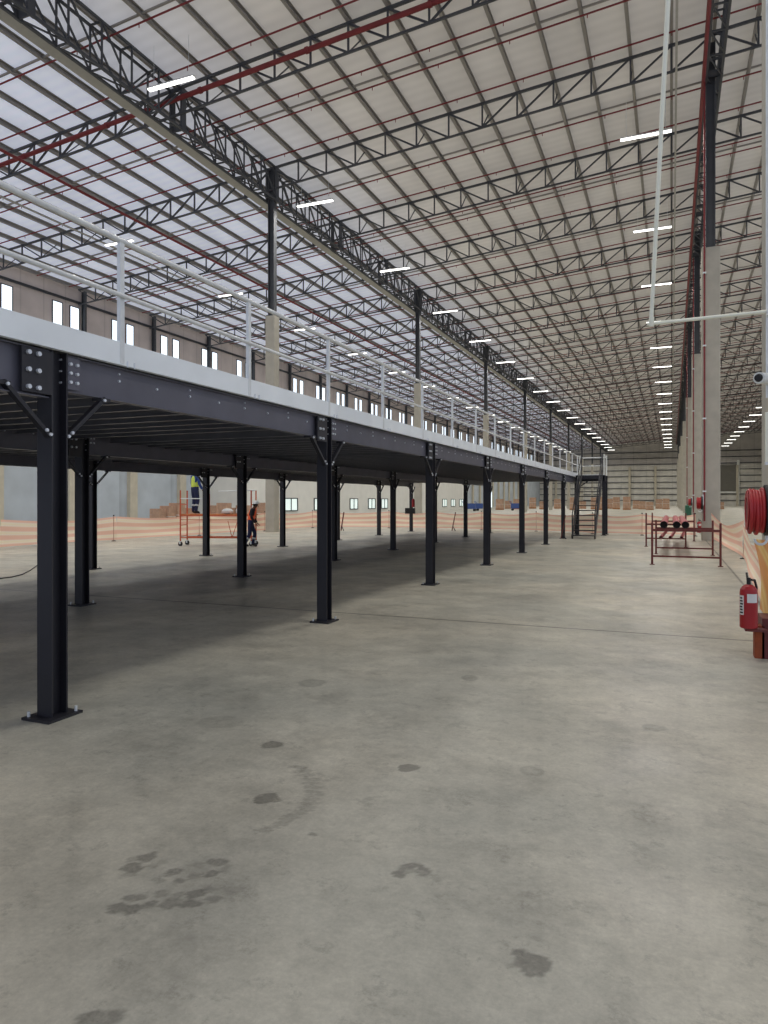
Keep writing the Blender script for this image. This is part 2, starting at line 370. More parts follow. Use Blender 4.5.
# high windows in the left wall
w0 = None; n = 0
for k in range(-2, 34):
    for d in (-.78, .78):
        y = 38.1+5.7*k+d; n += 1
        if w0 is None:
            w0 = thing('window_1', (XL,y,15.15), None, None, kind='structure')
            fm = MB()
            for s in (-1, 1): fm.box(XL, XL+.06, y+s*.43-.03, y+s*.43+.03, 14.27, 16.03); fm.box(XL, XL+.06, y-.46, y+.46, 15.15+s*.86-.03, 15.15+s*.86+.03)
            build('window_frame', fm, 'frame_dark', w0)
            build('pane', MB().box(XL+.01, XL+.03, y-.42, y+.42, 14.3, 16.0), 'glass_day', w0)
        else:
            c = dup(w0, (XL,y,15.15)); c.name = 'window_%d' % n
# bright door opening far down the left wall and big door frame in the far wall
d1 = thing('door_1', (XL,165,0), None, None, kind='structure')
build('pane', MB().box(XL+.36, XL+.4, 163.2, 166.8, 0, 3.8), 'glass_day', d1)
build('door_frame', MB().box(XL+.36, XL+.44, 162.9, 163.2, 0, 4).box(XL+.36, XL+.44, 166.8, 167.1, 0, 4).box(XL+.36, XL+.44, 162.9, 167.1, 3.8, 4.1), 'white_paint', d1)
d2 = thing('door_2', (16,YF-.3,0), None, None, kind='structure')
build('door_panel', MB().box(13.4, 18.3, YF-.4, YF-.3, 4.4, 12.6), 'door_grey', d2)
build('door_frame', MB().box(12.8, 13.6, YF-.7, YF-.28, 0, 12.2).box(18.2, 18.9, YF-.7, YF-.28, 0, 14).box(13, 18.9, YF-.6, YF-.28, 3.9, 4.4), 'white_paint', d2)
# office block against the left wall
of = tag(build('office_block', MB().box(XL+.36, -36, 53, 127, 0, 5.2), 'office', loc=(XL,53,0)), kind='structure')
n = 200
for y, w in ((62,2.6),(67.8,1.6),(77.2,2.2),(82.7,2.2),(87,2.2),(114,2.4),(119,2.4),(124.2,2.4)):
    n += 1; wn = thing('window_%d' % n, (-36,y,.65), None, None, kind='structure')
    build('pane', MB().box(-36, -35.97, y-w/2, y+w/2, .65, 1.85), 'glass_office', wn)
    f = MB()
    for yy in (y-w/2, y, y+w/2): f.box(-36, -35.92, yy-.07, yy+.07, .6, 1.9)
    for zz in (.6, 1.86): f.box(-36, -35.92, y-w/2, y+w/2, zz-.04, zz+.06)
    build('window_frame', f, 'frame_dark', wn)

# ================================================================== roof steel
XA, XB = -19.4, 1.6         # the two column rows
TY = [8.6+7.6*i for i in range(31) if 8.6+7.6*i < YF-2]
def make_truss(x0, x1, n, y, detail, label, group, name='roof_truss'):
    t = thing(name, (x0,y,zr(x0)), label, 'truss', group)
    D = 1.2; p = lambda x, b: (x, y, zr(x)-.06-(D-.1 if b else 0))
    build('top_chord', MB().bar(p(x0,0), p(x1,0), .11, .10), 'truss_steel', t)
    build('bottom_chord', MB().bar(p(x0,1), p(x1,1), .09, .08), 'truss_steel', t)
    allm = MB()
    for i in range(n+1):
        x = x0+(x1-x0)*i/n
        def put(kind, a, b, w):
            nonlocal allm
            if detail: build(kind, MB().bar(a, b, w), 'truss_steel', t)
            else: allm.bar(a, b, w)
        if 0 < i < n: put('vertical_strut', p(x,0), p(x,1), .07)
        if i < n:
            xn = x0+(x1-x0)*(i+1)/n
            if i < n/2: put('diagonal_strut', p(x,0), p(xn,1), .07)
            else: put('diagonal_strut', p(xn,0), p(x,1), .07)
        if i % 2 == 1: put('fly_brace', p(x,1), (x, y+1.15, zr(x)+.02), .045)
    if not detail: build('strut', allm, 'truss_steel', t)
    return t
for span, (x0, x1, n, where) in enumerate(((XL+.3, XA, 13, 'over the left wing'), (XA, XB, 13, 'between the two column rows'), (XB, XR, 19, 'over the right wing'))):
    far = None
    for i, y in enumerate(TY):
        grp = 'dark roof trusses '+where
        if y < 60: make_truss(x0, x1, n, y, True, '%s dark steel lattice roof truss from the camera, %s' % (ORD[i], where), grp)
        elif far is None: far = make_truss(x0, x1, n, y, False, 'distant dark lattice roof truss %s, deep in the hall' % where, grp)
        else: dup(far, (x0, y, zr(x0)))
# purlins along the hall
xs = [XL+.3+(XA-XL-.3)*i/13 for i in range(13)] + [XA+(XB-XA)*i/13 for i in range(13)] + [XB+(XR-XB)*i/19 for i in range(20)]
for i, x in enumerate(xs):
    z = zr(x)
    where = 'left wing' if i < 13 else ('middle bay' if i < 26 else 'right wing')
    j = i if i < 13 else (i-13 if i < 26 else i-26)
    tag(build('roof_purlin', MB().prism(C(.13,.24,.03), (x,YN+.1,z+.11), (x,YF-.05,z+.11)), 'purlin', loc=(x,YN,z)),
        'long grey roof purlin of the %s, %s from its left' % (where, ORD[min(j,19)]), 'purlin', 'purlins running down the hall')
# bridging lines and sprinkler branches across the hall
br = sp_ = None; k = 0
for i, y in enumerate(TY[:-1]):
    ym = y+3.75
    near = ym < 60
    lb = '%s thin grey bridging line across the roof purlins from the camera' % ORD[i] if near else 'distant thin grey bridging line crossing the roof purlins'
    if br is None:
        br = tag(build('bridging_line', MB().bar((XL+.4,ym,zr(XL+.4)+.1), (XR-.1,ym,zr(XR-.1)+.1), .07), 'purlin', loc=(XL,ym,0)), lb, 'bridging', 'bridging lines of the roof')
    else: dup(br, (XL,ym,0), lb)
    for d in (2.7, 3.85, 6.6):
        if d == 2.7 and i % 2: continue
        yy = y+d
        lb = '%s thin dark red sprinkler branch pipe from the camera, under the roof' % (ORD[k] if k < 20 else 'far') if near else 'distant dark red sprinkler branch pipe crossing under the roof'
        if sp_ is None:
            t = thing('sprinkler_pipe', (XL,yy,0), lb, 'pipe', 'dark red sprinkler branch pipes')
            q = lambda x, dz=0: (x, yy, zr(x)-.12+dz)
            build('branch_pipe', MB().tube(q(XL+.4), q(XR-.1), .036, 6), 'red_pipe', t)
            h = MB()
            for j in range(24):
                x = XL+2+3*j; h.tube(q(x), q(x,-.16), .018, 5)
            build('sprinkler_head', h, 'red_pipe', t)['kind'] = 'stuff'
            sp_ = t
        else: dup(sp_, (XL,yy,0), lb)
        k += 1
# the thick red main passing through the truss nearest the left pillar
q = lambda x: (x, 23.62, zr(x)-.62)
t = thing('sprinkler_main', (XL,23.6,0), 'thick dark red sprinkler main running across the hall through a near truss', 'pipe')
build('main_pipe', MB().tube(q(XL+1), q(XR-1), .1, 12), 'red_pipe', t)
c = MB()
for j in range(14): x = XL+3+5*j; c.tube(q(x-.06), q(x+.06), .13, 12)
build('coupling', c, 'red_pipe', t)['kind'] = 'stuff'
# red pipe running down the hall over the left wing, and one beside the right girder
t = thing('sprinkler_main', (-25.5,10,0), 'long dark red main pipe running down the hall over the left wing', 'pipe')
build('main_pipe', MB().tube((-27,10,zr(-27)-1.55), (-27,200,zr(-27)-1.55), .07, 10), 'red_pipe', t)
t = thing('sprinkler_main', (1.12,12,0), 'thick red main pipe running down the hall beside the right girder', 'pipe')
build('main_pipe', MB().tube((1.2,10,18.95), (1.2,229,18.95), .075, 10), 'red_pipe', t)
# valley cable tray beside the left girder
tr = MB().prism([(-.24,.0),(.24,0),(.24,.12),(.22,.12),(.22,.02),(-.22,.02),(-.22,.12),(-.24,.12)], (-20.35,6,17.6), (-20.35,229,17.6))
tag(build('cable_tray', tr, 'tray', loc=(-20.45,6,17.35)), 'pale grey cable tray running beside the bottom of the left roof girder', 'cable tray')
tr = MB().prism([(-.04,-.02),(.04,-.02),(.04,.02),(-.04,.02)], (.15,8,17.55), (.15,229,17.55))
tag(build('cable_trunking', tr, 'tray', loc=(.15,8,17.55)), 'thin grey trunking line running down the hall left of the right girder', 'trunking')
for i, x in enumerate((-31.6, -30.1)):
    tag(build('cable_trunking', MB().prism([(-.07,-.03),(.07,-.03),(.07,.03),(-.07,.03)], (x,8,17.15), (x,229,17.15)), 'tray', loc=(x,8,17.15)),
        ('outer' if i == 0 else 'inner')+' of two pale trunking lines above the left wing lights', 'trunking')

# longitudinal lattice girders over the column rows
COLY = [8.8+22.7*i for i in range(10)]
def make_girder(x, y0, y1, ztop, label, group, detail, half=.28):
    t = thing('roof_girder', (x,y0,ztop), label, 'girder', group); D = 1.7; n = 15
    for s in (-1, 1):
        xx = x+s*half
        build('top_chord', MB().bar((xx,y0,ztop), (xx,y1,ztop), .085), 'truss_steel', t)
        build('bottom_chord', MB().bar((xx,y0,ztop-D), (xx,y1,ztop-D), .09), 'truss_steel', t)
        am = MB()
        for i in range(n):
            ya, yb = y0+(y1-y0)*i/n, y0+(y1-y0)*(i+1)/n
            for kind, a, b in (('vertical_strut', (xx,ya,ztop), (xx,ya,ztop-D)), ('diagonal_strut', (xx,ya,ztop), (xx,yb,ztop-D)) if i % 10 < 8 else ('diagonal_strut', (xx,yb,ztop), (xx,ya,ztop-D))):
                if detail: build(kind, MB().bar(a, b, .06), 'truss_steel', t)
                else: am.bar(a, b, .055)
        if not detail: build('strut', am, 'truss_steel', t)
    am = MB()
    for i in range(n+1):
        y = y0+(y1-y0)*i/n
        for z in (ztop, ztop-D): am.bar((x-half,y,z), (x+half,y,z), .06)
        if i < n: am.bar((x-half,y,ztop-D), (x+half,y+(y1-y0)/n,ztop-D), .05)
    build('cross_tie', am, 'truss_steel', t)['kind'] = 'stuff'
    for y in (y0+(y1-y0)/3, y0+2*(y1-y0)/3, y1-.01):
        build('node_post', MB().box(x-half-.05, x-half+.05, y-.14, y+.14, ztop-D-.06, ztop+.05).box(x+half-.05, x+half+.05, y-.14, y+.14, ztop-D-.06, ztop+.05).box(x-half, x+half, y-.04, y+.04, ztop-D, ztop-D+.25), 'truss_steel', t)
    return t
for x, ztop, side in ((XA, zr(XA)-.05, 'left'), (XB, zr(XB)-.1, 'right')):
    far = None
    for i in range(10):
        y0 = COLY[i]; y1 = min(y0+22.7, YF-1)
        if i < 2: make_girder(x, y0, y1, ztop, '%s length of the dark lattice girder over the %s row of pillars' % (ORD[i], side), 'box girders over the %s pillars' % side, True)
        elif far is None: far = make_girder(x, y0, y1, ztop, 'distant length of dark lattice girder over the %s row of pillars' % side, 'box girders over the %s pillars' % side, False)
        elif i < 9: dup(far, (x, y0, ztop))
        else: make_girder(x, y0, y1, ztop, 'last length of dark lattice girder over the %s row, against the far wall' % side, 'box girders over the %s pillars' % side, False)
# pillars: concrete shaft with steel stub
def make_pillar(x0, x1, y0, y1, ztop, zroof, label, group):
    xc, yc = (x0+x1)/2, (y0+y1)/2
    t = thing('concrete_pillar', (xc,yc,0), label, 'pillar', group)
    b = .03
    pr = [(x0+b,y0),(x1-b,y0),(x1,y0+b),(x1,y1-b),(x1-b,y1),(x0+b,y1),(x0,y1-b),(x0,y0+b)]
    sh = MB(); k = len(pr); sh.add([(a,c,0) for a,c in pr]+[(a,c,ztop) for a,c in pr], [tuple(range(k-1,-1,-1)), tuple(range(k,2*k))]+[(i,(i+1)%k,k+(i+1)%k,k+i) for i in range(k)])
    build('concrete_shaft', sh, 'concrete_col', t)
    build('steel_stub', MB().prism(H(.3,.36,.04), (xc,yc,ztop), (xc,yc,zroof)), 'truss_steel', t)
    build('bearing_plate', MB().box(xc-.24, xc+.24, yc-.24, yc+.24, ztop, ztop+.05), 'truss_steel', t)
    return t
for i in range(1, 10):
    y = COLY[i]
    make_pillar(XA-.27, XA+.27, y-.27, y+.27, 11.3, zr(XA)-.1, 'pale concrete pillar with dark steel top in the left row, %s from the camera' % ORD[i-1], 'left row of pillars')
for i in range(10):
    y = COLY[i]+.1
    x0 = 1.02 if i == 0 else (1.14 if i == 1 else 1.32)
    make_pillar(x0, x0+.7, y, y+.8, 12.1, zr(XB)-.1, ('nearest concrete pillar, cut by the right edge, carrying the camera and hose reel' if i == 0 else
        'grey concrete pillar in the right row, %s from the camera' % ORD[i]), 'right row of pillars')
    if 0 < i < 4:
        p = MB().tube((x0+.1,y-.08,.8), (x0+.1,y-.08,18.9), .035, 8)
        t = thing('downpipe', (x0+.1,y-.08,0), 'red vertical pipe fixed to the front of the %s right-row pillar from the camera' % ORD[i], 'pipe', 'red pipes on the right row of pillars')
        build('pipe', p, 'red_pipe', t)
        cm = MB()
        for z in (2, 5, 8, 11): cm.box(x0+.03, x0+.17, y-.14, y+.01, z, z+.06)
        build('pipe_clamp', cm, 'galv', t)['kind'] = 'stuff'

# LED bar lights
LX = ((-30.4, 17.0), (-17.25, 17.2), (-1.05, 17.5), (14.3, 17.5)); rown = ('over the left wing', 'right of the left girder', 'left of the right girder', 'over the right wing')
LEDW = 365
L0 = thing('light_fitting', (0,0,0), 'x', 'light')
build('housing', MB().prism([(-.08,.0),(.08,.0),(.06,.07),(-.06,.07)], (-1.05,0,0), (1.05,0,0)), 'white_paint', L0)
build('diffuser', MB().prism([(-.07,-.05),(.07,-.05),(.075,.0),(-.075,.0)], (-1.03,0,0), (1.03,0,0)), 'led', L0)
for s in (-1, 1): build('suspension_wire', MB().tube((s*.8,0,.07), (s*.8,0,1.6), .008, 4), 'galv', L0)
first = True; fits = []
for r, (x, z) in enumerate(LX):
    for k in range(-1, 19):
        y = 20.9+11.3*k; fit = L0
        if y > YF-6: break
        lb = '%s lit white LED bar light in the row %s' % (ORD[min(k+1,19)], rown[r])
        if first: L0.location = (x,y,z); tag(L0, lb, 'light', 'LED bars '+rown[r]); first = False
        else:
            fit = dup(L0, (x,y,z), lb, 'LED bars '+rown[r])
        fits.append(fit)
la = bpy.data.lights.new('led_beam', 'AREA'); la.shape = 'RECTANGLE'; la.size = 2.06; la.size_y = .14; la.energy = LEDW; la.color = (1, .975, .92); la.spread = math.radians(165)
for fit in fits:
    lo = bpy.data.objects.new('led_beam', la); col.objects.link(lo); lo.location = (0, 0, -.06); lo.parent = fit

# ================================================================== mezzanine
RX = (-4.375, -8.61, -12.86); PY = [3.94+4.5*k for k in range(8)]; PYB = [3.9+4.42*k for k in range(8)]
ROWN = ('front', 'middle', 'back')
def make_post(x, y, zt, label, group, zb):
    t = thing('mezzanine_post', (x,y,0), label, 'post', group)
    build('upright', MB().prism(H(.15,.15,.014), (x,y,.02), (x,y,zt), up=(0,1,0)), 'black_steel', t)
    bp = build('base_plate', MB().box(x-.14, x+.14, y-.16, y+.16, 0, .02), 'black_steel', t)
    for sx in (-1, 1): build('anchor_bolt', MB().tube((x+sx*.105,y+.125*sx,.02), (x+sx*.105,y+.125*sx,.06), .012, 6), 'galv', bp)
    for s in (-1, 1):
        b = build('knee_brace', MB().bar((x+.045,y+s*.07,zb-.36), (x+.045,y+s*.47,zb+.0), .05, .03), 'black_steel', t)
        build('brace_lug', MB().box(x-.03, x+.07, y+s*.47-.05, y+s*.47+.05, zb-.025, zb), 'black_steel', b)
        bm = MB()
        for (yy, zz) in ((s*.12, zb-.315), (s*.085, zb-.345), (s*.45, zb-.02)): bm.tube((x+.055,y+yy,zz), (x+.085,y+yy,zz), .013, 8)
        build('bolt', bm, 'bolt', b)
    build('cleat_plate', MB().box(x+.055, x+.075, y-.335, y-.075, max(zb-.05, 2.33), 2.765), 'black_steel', t)
    build('cleat_plate', MB().box(x+.055, x+.068, y+.075, y+.20, zb+.02, 2.76), 'beam_steel', t)
    bm = MB()
    for dy in (-.285, -.20):
        for j in range(3): zz = 2.475+j*.125; bm.tube((x+.075,y+dy,zz), (x+.098,y+dy,zz), .017, 10)
    for dy in (.10, .165):
        for j in range(3): zz = 2.565+j*.07; bm.tube((x+.068,y+dy,zz), (x+.088,y+dy,zz), .013, 8)
    for j in range(3): zz = zb+.07+j*.088; bm.tube((x-.0,y+.06,zz), (x+.03,y+.06,zz), .008, 6)
    build('bolt', bm, 'bolt', t)
    return t
for r, x in enumerate(RX):
    zb = 2.49 if r == 0 else 2.38; p0 = None
    for k, y in enumerate(PY if r == 0 else PYB):
        lb = 'black steel mezzanine post, %s from the camera in the %s row' % (ORD[k], ROWN[r])
        if p0 is None: p0 = make_post(x, y, 2.78, lb, 'posts of the %s mezzanine row' % ROWN[r], zb)
        else: dup(p0, (x,y,0), lb)
# main beams, one per bay, channel section facing the aisle
for r, x in enumerate(RX):
    for k in range(-1, 7):
        pp = PY if r == 0 else PYB; sp = pp[1]-pp[0]; y0 = pp[0]+sp*k+.08; y1 = y0+sp-.16
        zb = (2.42 if k < 0 else 2.49) if r == 0 else 2.38
        t = thing('mezzanine_beam', (x,y0,zb), 'dark steel beam of the %s mezzanine row, %s' % (ROWN[r], 'left of its first post' if k < 0 else 'between its %s and %s posts' % (ORD[k], ORD[k+1])), 'beam', 'beams of the %s mezzanine row' % ROWN[r])
        h = 2.775-zb
        build('channel', MB().prism([(a*1, b+h/2) for a, b in H(.09, h, .008)], (x+.01,y0,zb), (x+.01,y1,zb)), 'beam_steel', t)
        bm = MB()
        for j in range(1, 9):
            yy = y0+.12+4.05*j/8.6
            bm.tube((x+.012,yy,zb+h*.62), (x+.028,yy,zb+h*.62), .011, 8)
            if j % 2: bm.tube((x+.012,yy,zb+h*.83), (x+.028,yy,zb+h*.83), .008, 8)
        build('bolt', bm, 'bolt', t)['kind'] = 'stuff'
# joists across and deck
for bayx, (xa, xb, nm) in enumerate(((RX[1]+.06, RX[0]-.06, 'front'), (RX[2]+.06, RX[1]-.06, 'back'))):
    j0 = None; i = 0; y = PY[0]-4.0
    while y < PY[-1]:
        if min(abs(y-p) for p in PY) > .1:
            lb = 'dark channel joist spanning the %s bay under the mezzanine deck, %s' % (nm, 'near the camera' if y < 8.4 else ('mid-way along' if y < 22 else 'at the far end'))
            if j0 is None: j0 = tag(build('deck_joist', MB().prism(C(.05,.15,.006), (xa,y,2.665), (xb,y,2.665)), 'joist', loc=(xa,y,2.665)), lb, 'joist', 'joists under the mezzanine deck')
            else: dup(j0, (xa,y,2.665), lb)
        y += .445
dk = thing('mezzanine_deck', (-8.6,18,2.78), 'long flat deck of the raised black steel mezzanine platform', 'platform')
Y0, Y1 = PY[0]-4.45, PY[-1]+.1
m = MB(); x = RX[2]-.06
prof = []
while x < RX[0]+.04:      # ribbed sheet under the boards
    prof += [(x, 2.785), (x+.06, 2.785), (x+.09, 2.80), (x+.17, 2.80)]; x += .2
pv = [(a, Y0, z) for a, z in prof] + [(a, Y1, z) for a, z in prof]; k = len(prof)
m.add(pv, [(i, i+1, k+i+1, k+i) for i in range(k-1)])
build('ribbed_sheet', m, 'deck_under', dk)
build('floor_board', MB().box(RX[2]-.08, RX[0]+.05, Y0, Y1, 2.81, 2.86), 'deck_top', dk)
fs = [(0,0),(0,.19),(-.03,.19),(-.03,.186),(-.004,.186),(-.004,.004),(-.05,.004),(-.05,0)]
k = 0; ye = Y0
while ye < Y1-.1:
    y2 = min(ye+4.1 if k else ye+5.05, Y1)
    pts = [(RX[0]+.12+a, b+2.785) for a, b in fs]
    mm = MB(); nn = len(pts)
    mm.add([(a,ye,z) for a,z in pts]+[(a,y2-.004,z) for a,z in pts], [tuple(range(nn)), tuple(range(2*nn-1,nn-1,-1))]+[(i,nn+i,nn+(i+1)%nn,(i+1)%nn) for i in range(nn)])
    tag(build('edge_fascia', mm, 'fascia', loc=(RX[0]+.12,ye,2.785)), 'shiny galvanised toe board along the front edge of the mezzanine, %s length' % ORD[k], 'toe board', 'galvanised toe boards')
    ye = y2; k += 1
# guard rail
GX = -4.27
gr = thing('guard_rail', (GX,4.5,2.86), 'long galvanised two-rail handrail along the front edge of the mezzanine deck', 'railing')
for i in range(-2, 17):
    y = 4.54+1.905*i
    if y > Y1: break
    pst = build('rail_post', MB().bar((GX,y,2.8), (GX,y,3.81), .05, .035), 'galv', gr)
    b = MB()
    for s in (-.04, .04): b.tube((GX+.11,y+s,2.75), (GX+.11,y+s,2.80), .007, 6)
    build('bolt', b, 'bolt', pst)
build('top_rail', MB().tube((GX,Y0,3.83), (GX,Y1,3.83), .024, 10), 'galv', gr)
build('mid_rail', MB().tube((GX+.03,Y0,3.36), (GX+.03,Y1,3.36), .02, 10), 'galv', gr)
gr = thing('guard_rail', (RX[2],4.5,2.86), 'galvanised handrail along the back edge of the mezzanine deck', 'railing')
for i in range(0, 12):
    y = 4.5+2.6*i; build('rail_post', MB().bar((RX[2],y,2.86), (RX[2],y,3.81), .045), 'galv', gr)
build('top_rail', MB().tube((RX[2],Y0,3.83), (RX[2],Y1,3.83), .02, 8), 'galv', gr)
build('mid_rail', MB().tube((RX[2],Y0,3.36), (RX[2],Y1,3.36), .016, 8), 'galv', gr)
# landing and stair
LX0, LX1, LY0, LY1 = -4.2, -2.95, 34.2, 35.5
t = thing('stair_landing', ((LX0+LX1)/2, LY0, 0), 'black steel stair landing with white handrail at the far end of the mezzanine', 'landing')
build('landing_frame', MB().box(LX0, LX1, LY0, LY0+.06, 2.58, 2.85).box(LX0, LX1, LY1-.06, LY1, 2.58, 2.85).box(LX1-.06, LX1, LY0, LY1, 2.58, 2.85).box(LX0, LX0+.06, LY0, LY1, 2.58, 2.85), 'black_steel', t)
build('landing_floor', MB().box(LX0, LX1, LY0, LY1, 2.85, 2.88), 'galv', t)
for x, y in ((LX0+.02, LY0+.1), (LX1-.02, LY0+.1), (LX1-.02, LY1-.1)):
    lg = build('leg', MB().prism(H(.15,.15,.014), (x,y,.02), (x,y,2.85), up=(0,1,0)), 'black_steel', t)
    build('base_plate', MB().box(x-.13, x+.13, y-.13, y+.13, 0, .02), 'black_steel', lg)
build('brace', MB().bar((LX0+.05,LY0+.1,2.25), (LX0+.55,LY0+.1,2.6), .05), 'black_steel', t)
rl = MB().tube((LX0,LY1,3.75), (LX1,LY1,3.75), .022, 8).tube((LX0,LY1,3.35), (LX1,LY1,3.35), .018, 8).tube((LX1,LY0,3.75), (LX1,LY1,3.75), .022, 8)
build('landing_rail', rl, 'galv', t)
for x, y in ((LX1,LY0+.05), (LX1,LY1), (LX0,LY1)): build('rail_post', MB().box(x-.03, x+.03, y-.03, y+.03, 2.85, 3.85), 'white_paint', t)
SY0, SZ = 30.75, 2.86; run = LY0-SY0
t = thing('staircase', (-3.5,SY0,0), 'black open-tread steel staircase climbing to the far end of the mezzanine', 'staircase')
for s, x in ((-1,-3.97), (1,-3.03)):
    st = build('stringer', MB().bar((x,SY0,.06), (x,LY0,SZ-.05), .05, .22), 'black_steel', t)
    hr = build('handrail', MB().path([(x,SY0+.05,.05),(x,SY0+.05,1.05),(x,LY0-.05,SZ+1.0),(x,LY0-.02,SZ-.1)], .025, 8).tube((x,SY0+.05,.55),(x,LY0-.05,SZ+.5), .018, 8), 'black_steel', t)
    for q in (.33, .66): build('baluster', MB().tube((x,SY0+run*q,SZ*q), (x,SY0+run*q,SZ*q+1.0), .02, 6), 'black_steel', hr)
for i in range(13):
    z = .1+(SZ-.1)*i/13+.02; y = SY0+run*i/13+.03
    build('tread', MB().box(-3.95, -3.05, y, y+.24, z, z+.04), 'black_steel', t)

# ================================================================== netting barrier
def net(pts, zt, zb, name, label, group, m='net', sag=.12, nseg=10, bulge=.06):
    mb = MB(); uvs = []; rows = 8
    (x0,y0),(x1,y1) = pts
    d = Vector((x1-x0,y1-y0)); nrm = Vector((-d.y,d.x)).normalized()
    for i in range(nseg+1):
        t_ = i/nseg; s = math.sin(PI*t_)
        a, b = (zt if isinstance(zt, tuple) else (zt,zt)), (zb if isinstance(zb, tuple) else (zb,zb))
        top = a[0]+(a[1]-a[0])*t_-sag*s; bot = b[0]+(b[1]-b[0])*t_+.02*s
        for j in range(rows+1):
            v = j/rows; off = bulge*s*math.sin(PI*v)+.02*math.sin(9*t_+5*v)
            droop = -sag*.5*s*math.sin(PI*v)
            mb.v.append((x0+d.x*t_+nrm.x*off, y0+d.y*t_+nrm.y*off, max(bot+(top-bot)*v+droop*(v), .01))); uvs.append((t_, v))
    for i in range(nseg):
        for j in range(rows):
            a = i*(rows+1)+j; mb.f.append((a, a+rows+1, a+rows+2, a+1))
    mb.uv = uvs
    o = build(name, mb, m, loc=(x0,y0,0), smooth=True); return tag(o, label, 'netting', group)
def net_post(x, y, label, lean=0, h=1.04):
    t = thing('netting_post', (x,y,0), label, 'post', 'slim posts of the barrier netting')
    build('pole', MB().tube((x,y,.03), (x+lean,y,h), .014, 8), 'netpost', t)
    build('foot', MB().lathe((x,y,0), [(.09,0),(.09,.02),(.03,.04)], 12), 'black_rubber', t)
    build('cap', MB().lathe((x+lean,y,h-.02), [(.03,0),(.03,.04),(.01,.05)], 8), 'black_rubber', t)
run_ = [(-21.6,5),(-21.5,11),(-21.3,17),(-20.9,22),(-20.5,27),(-20.2,32.2),(-20.0,37.2),(-15.6,38.6),(-12.6,38.2),(-9.8,38),(-6.7,37.6),(-3.6,35.6),(-1.3,35.2),(1.0,35.3)]
NL = ['beside the left wall side, nearest the camera','left of the nearest black post','left part seen behind the nearest posts','seen just left of the wheeled scaffold','behind the wheeled scaffold',
      'ending at the first left pillar','past the first left pillar','seen behind the mezzanine back row','mid-way behind the mezzanine','behind the farther mezzanine posts','left of the staircase',
      'behind the staircase','between the staircase and the pipe racks','behind the pipe racks']
NP = ['nearest one near the left wall','left of the nearest black mezzanine post','just right of the nearest black mezzanine posts','left of the wheeled scaffold','behind the wheeled scaffold',
      'hidden beside the first left pillar','just right of the first left pillar','behind the first half of the office block windows','mid-way along the office block','behind the farther back-row posts','at the right end of the office block',
      'behind the black staircase','between the staircase and the pipe trestles','behind the pipe trestles, by the right pillar']
for i, (a, b) in enumerate(zip(run_, run_[1:])):
    net((a, b), 1.0, .05, 'barrier_netting', 'orange and cream striped barrier netting, stretch '+NL[i], 'striped netting across the hall')
    net_post(b[0], b[1]-.17, 'slim netting post, '+NP[i])
# netting along the right pillars
net(((1.5,31.25),(1.86,22)), (1.15,1.1), (.1,.05), 'barrier_netting', 'orange and cream netting sagging between the second right pillar and leaning post', 'netting along the right pillars', sag=.32, bulge=.25)
net(((1.86,22),(.99,9.0)), (1.05,1.2), (.05,.3), 'barrier_netting', 'orange and cream netting stretched from the leaning post to the nearest pillar', 'netting along the right pillars', sag=.3, bulge=.1, m='net')
net_post(1.86, 22.0, 'leaning slim netting post between the two nearest right pillars', .12, 1.9)
# gathered bunch of netting tied in front of the nearest pillar
g = MB(); uvs = []; ni, nj = 18, 12
for i in range(ni+1):
    a = i/ni
    for j in range(nj+1):
        v = j/nj; z = .30+.92*v - .22*a*(1-v)*0 - .25*(1-v)*(1-a)*-1*.6
        x = .83+.40*a+.07*(1-v)+.04*math.sin(3*v); y = 8.72-.22*math.sin(PI*a)*(.5+.5*math.sin(v*2.4))-.03*math.sin(22*a+3*v)
        g.v.append((x, y, z-.12*math.sin(PI*a)*(1-v))); uvs.append((a, v*.45+.9*a+.04*math.sin(9*a+5*v)))
for i in range(ni):
    for j in range(nj): q_ = i*(nj+1)+j; g.f.append((q_, q_+nj+1, q_+nj+2, q_+1))
g.uv = uvs
tag(build('barrier_netting', g, 'net_near', loc=(1,8.7,.3), smooth=True), 'bunched orange and yellow netting tied round the nearest right pillar', 'netting', 'netting along the right pillars')

# ================================================================== things on the right row
def hose_reel(x, y, z, label):
    """reel on the left side of a pillar whose face is at x"""
    t = thing('hose_reel', (x,y,z), label, 'hose reel', 'red fire hose reels')
    hz = MB()
    for j in range(5):
        for rr in ((.215 if j%2 else .23), .17): hz.torus((x-.085-.03*j,y,z-.012*(j%3)), (1,0,0), rr, .02, 32, 8)
    build('hose', hz, 'red_hose', t, smooth=True)
    build('drum', MB().tube((x-.228,y,z), (x-.0,y,z), .14, 24), 'red_pipe', t)
    build('side_disc', MB().ring((x-.065,y,z), (x-.003,y,z), .275, .05, 36), 'black_rubber', t)
    build('side_disc', MB().ring((x-.236,y,z), (x-.229,y,z), .215, .14, 32), 'red_hose', t)
    build('bracket', MB().box(x-.02, x+.035, y-.05, y+.05, z-.1, z+.34).bar((x-.01,y,z), (x-.2,y,z), .03), 'galv', t)
    nz = MB()
    for i in range(9):
        a = PI+PI*i/8; b = PI+PI*(i+1)/8
        nz.tube((x-.10+.06*math.cos(a),y-.02,z-.31+.06*math.sin(a)), (x-.10+.06*math.cos(b),y-.02,z-.31+.06*math.sin(b)), .014, 8) if i < 8 else None
    build('nozzle', nz.tube((x-.04,y-.02,z-.31),(x-.04,y-.02,z-.2),.018,8), 'galv', t)
    return t
hr0 = hose_reel(.985, 8.5, 1.545, 'red hose reel with black side disc on the nearest right pillar')
hr1 = dup(hr0, (1.17,31.3,1.55), 'small red hose reel on the side of the second right pillar')
dup(hr0, (1.31,54.0,1.55), 'tiny distant red hose reel on the third right pillar')
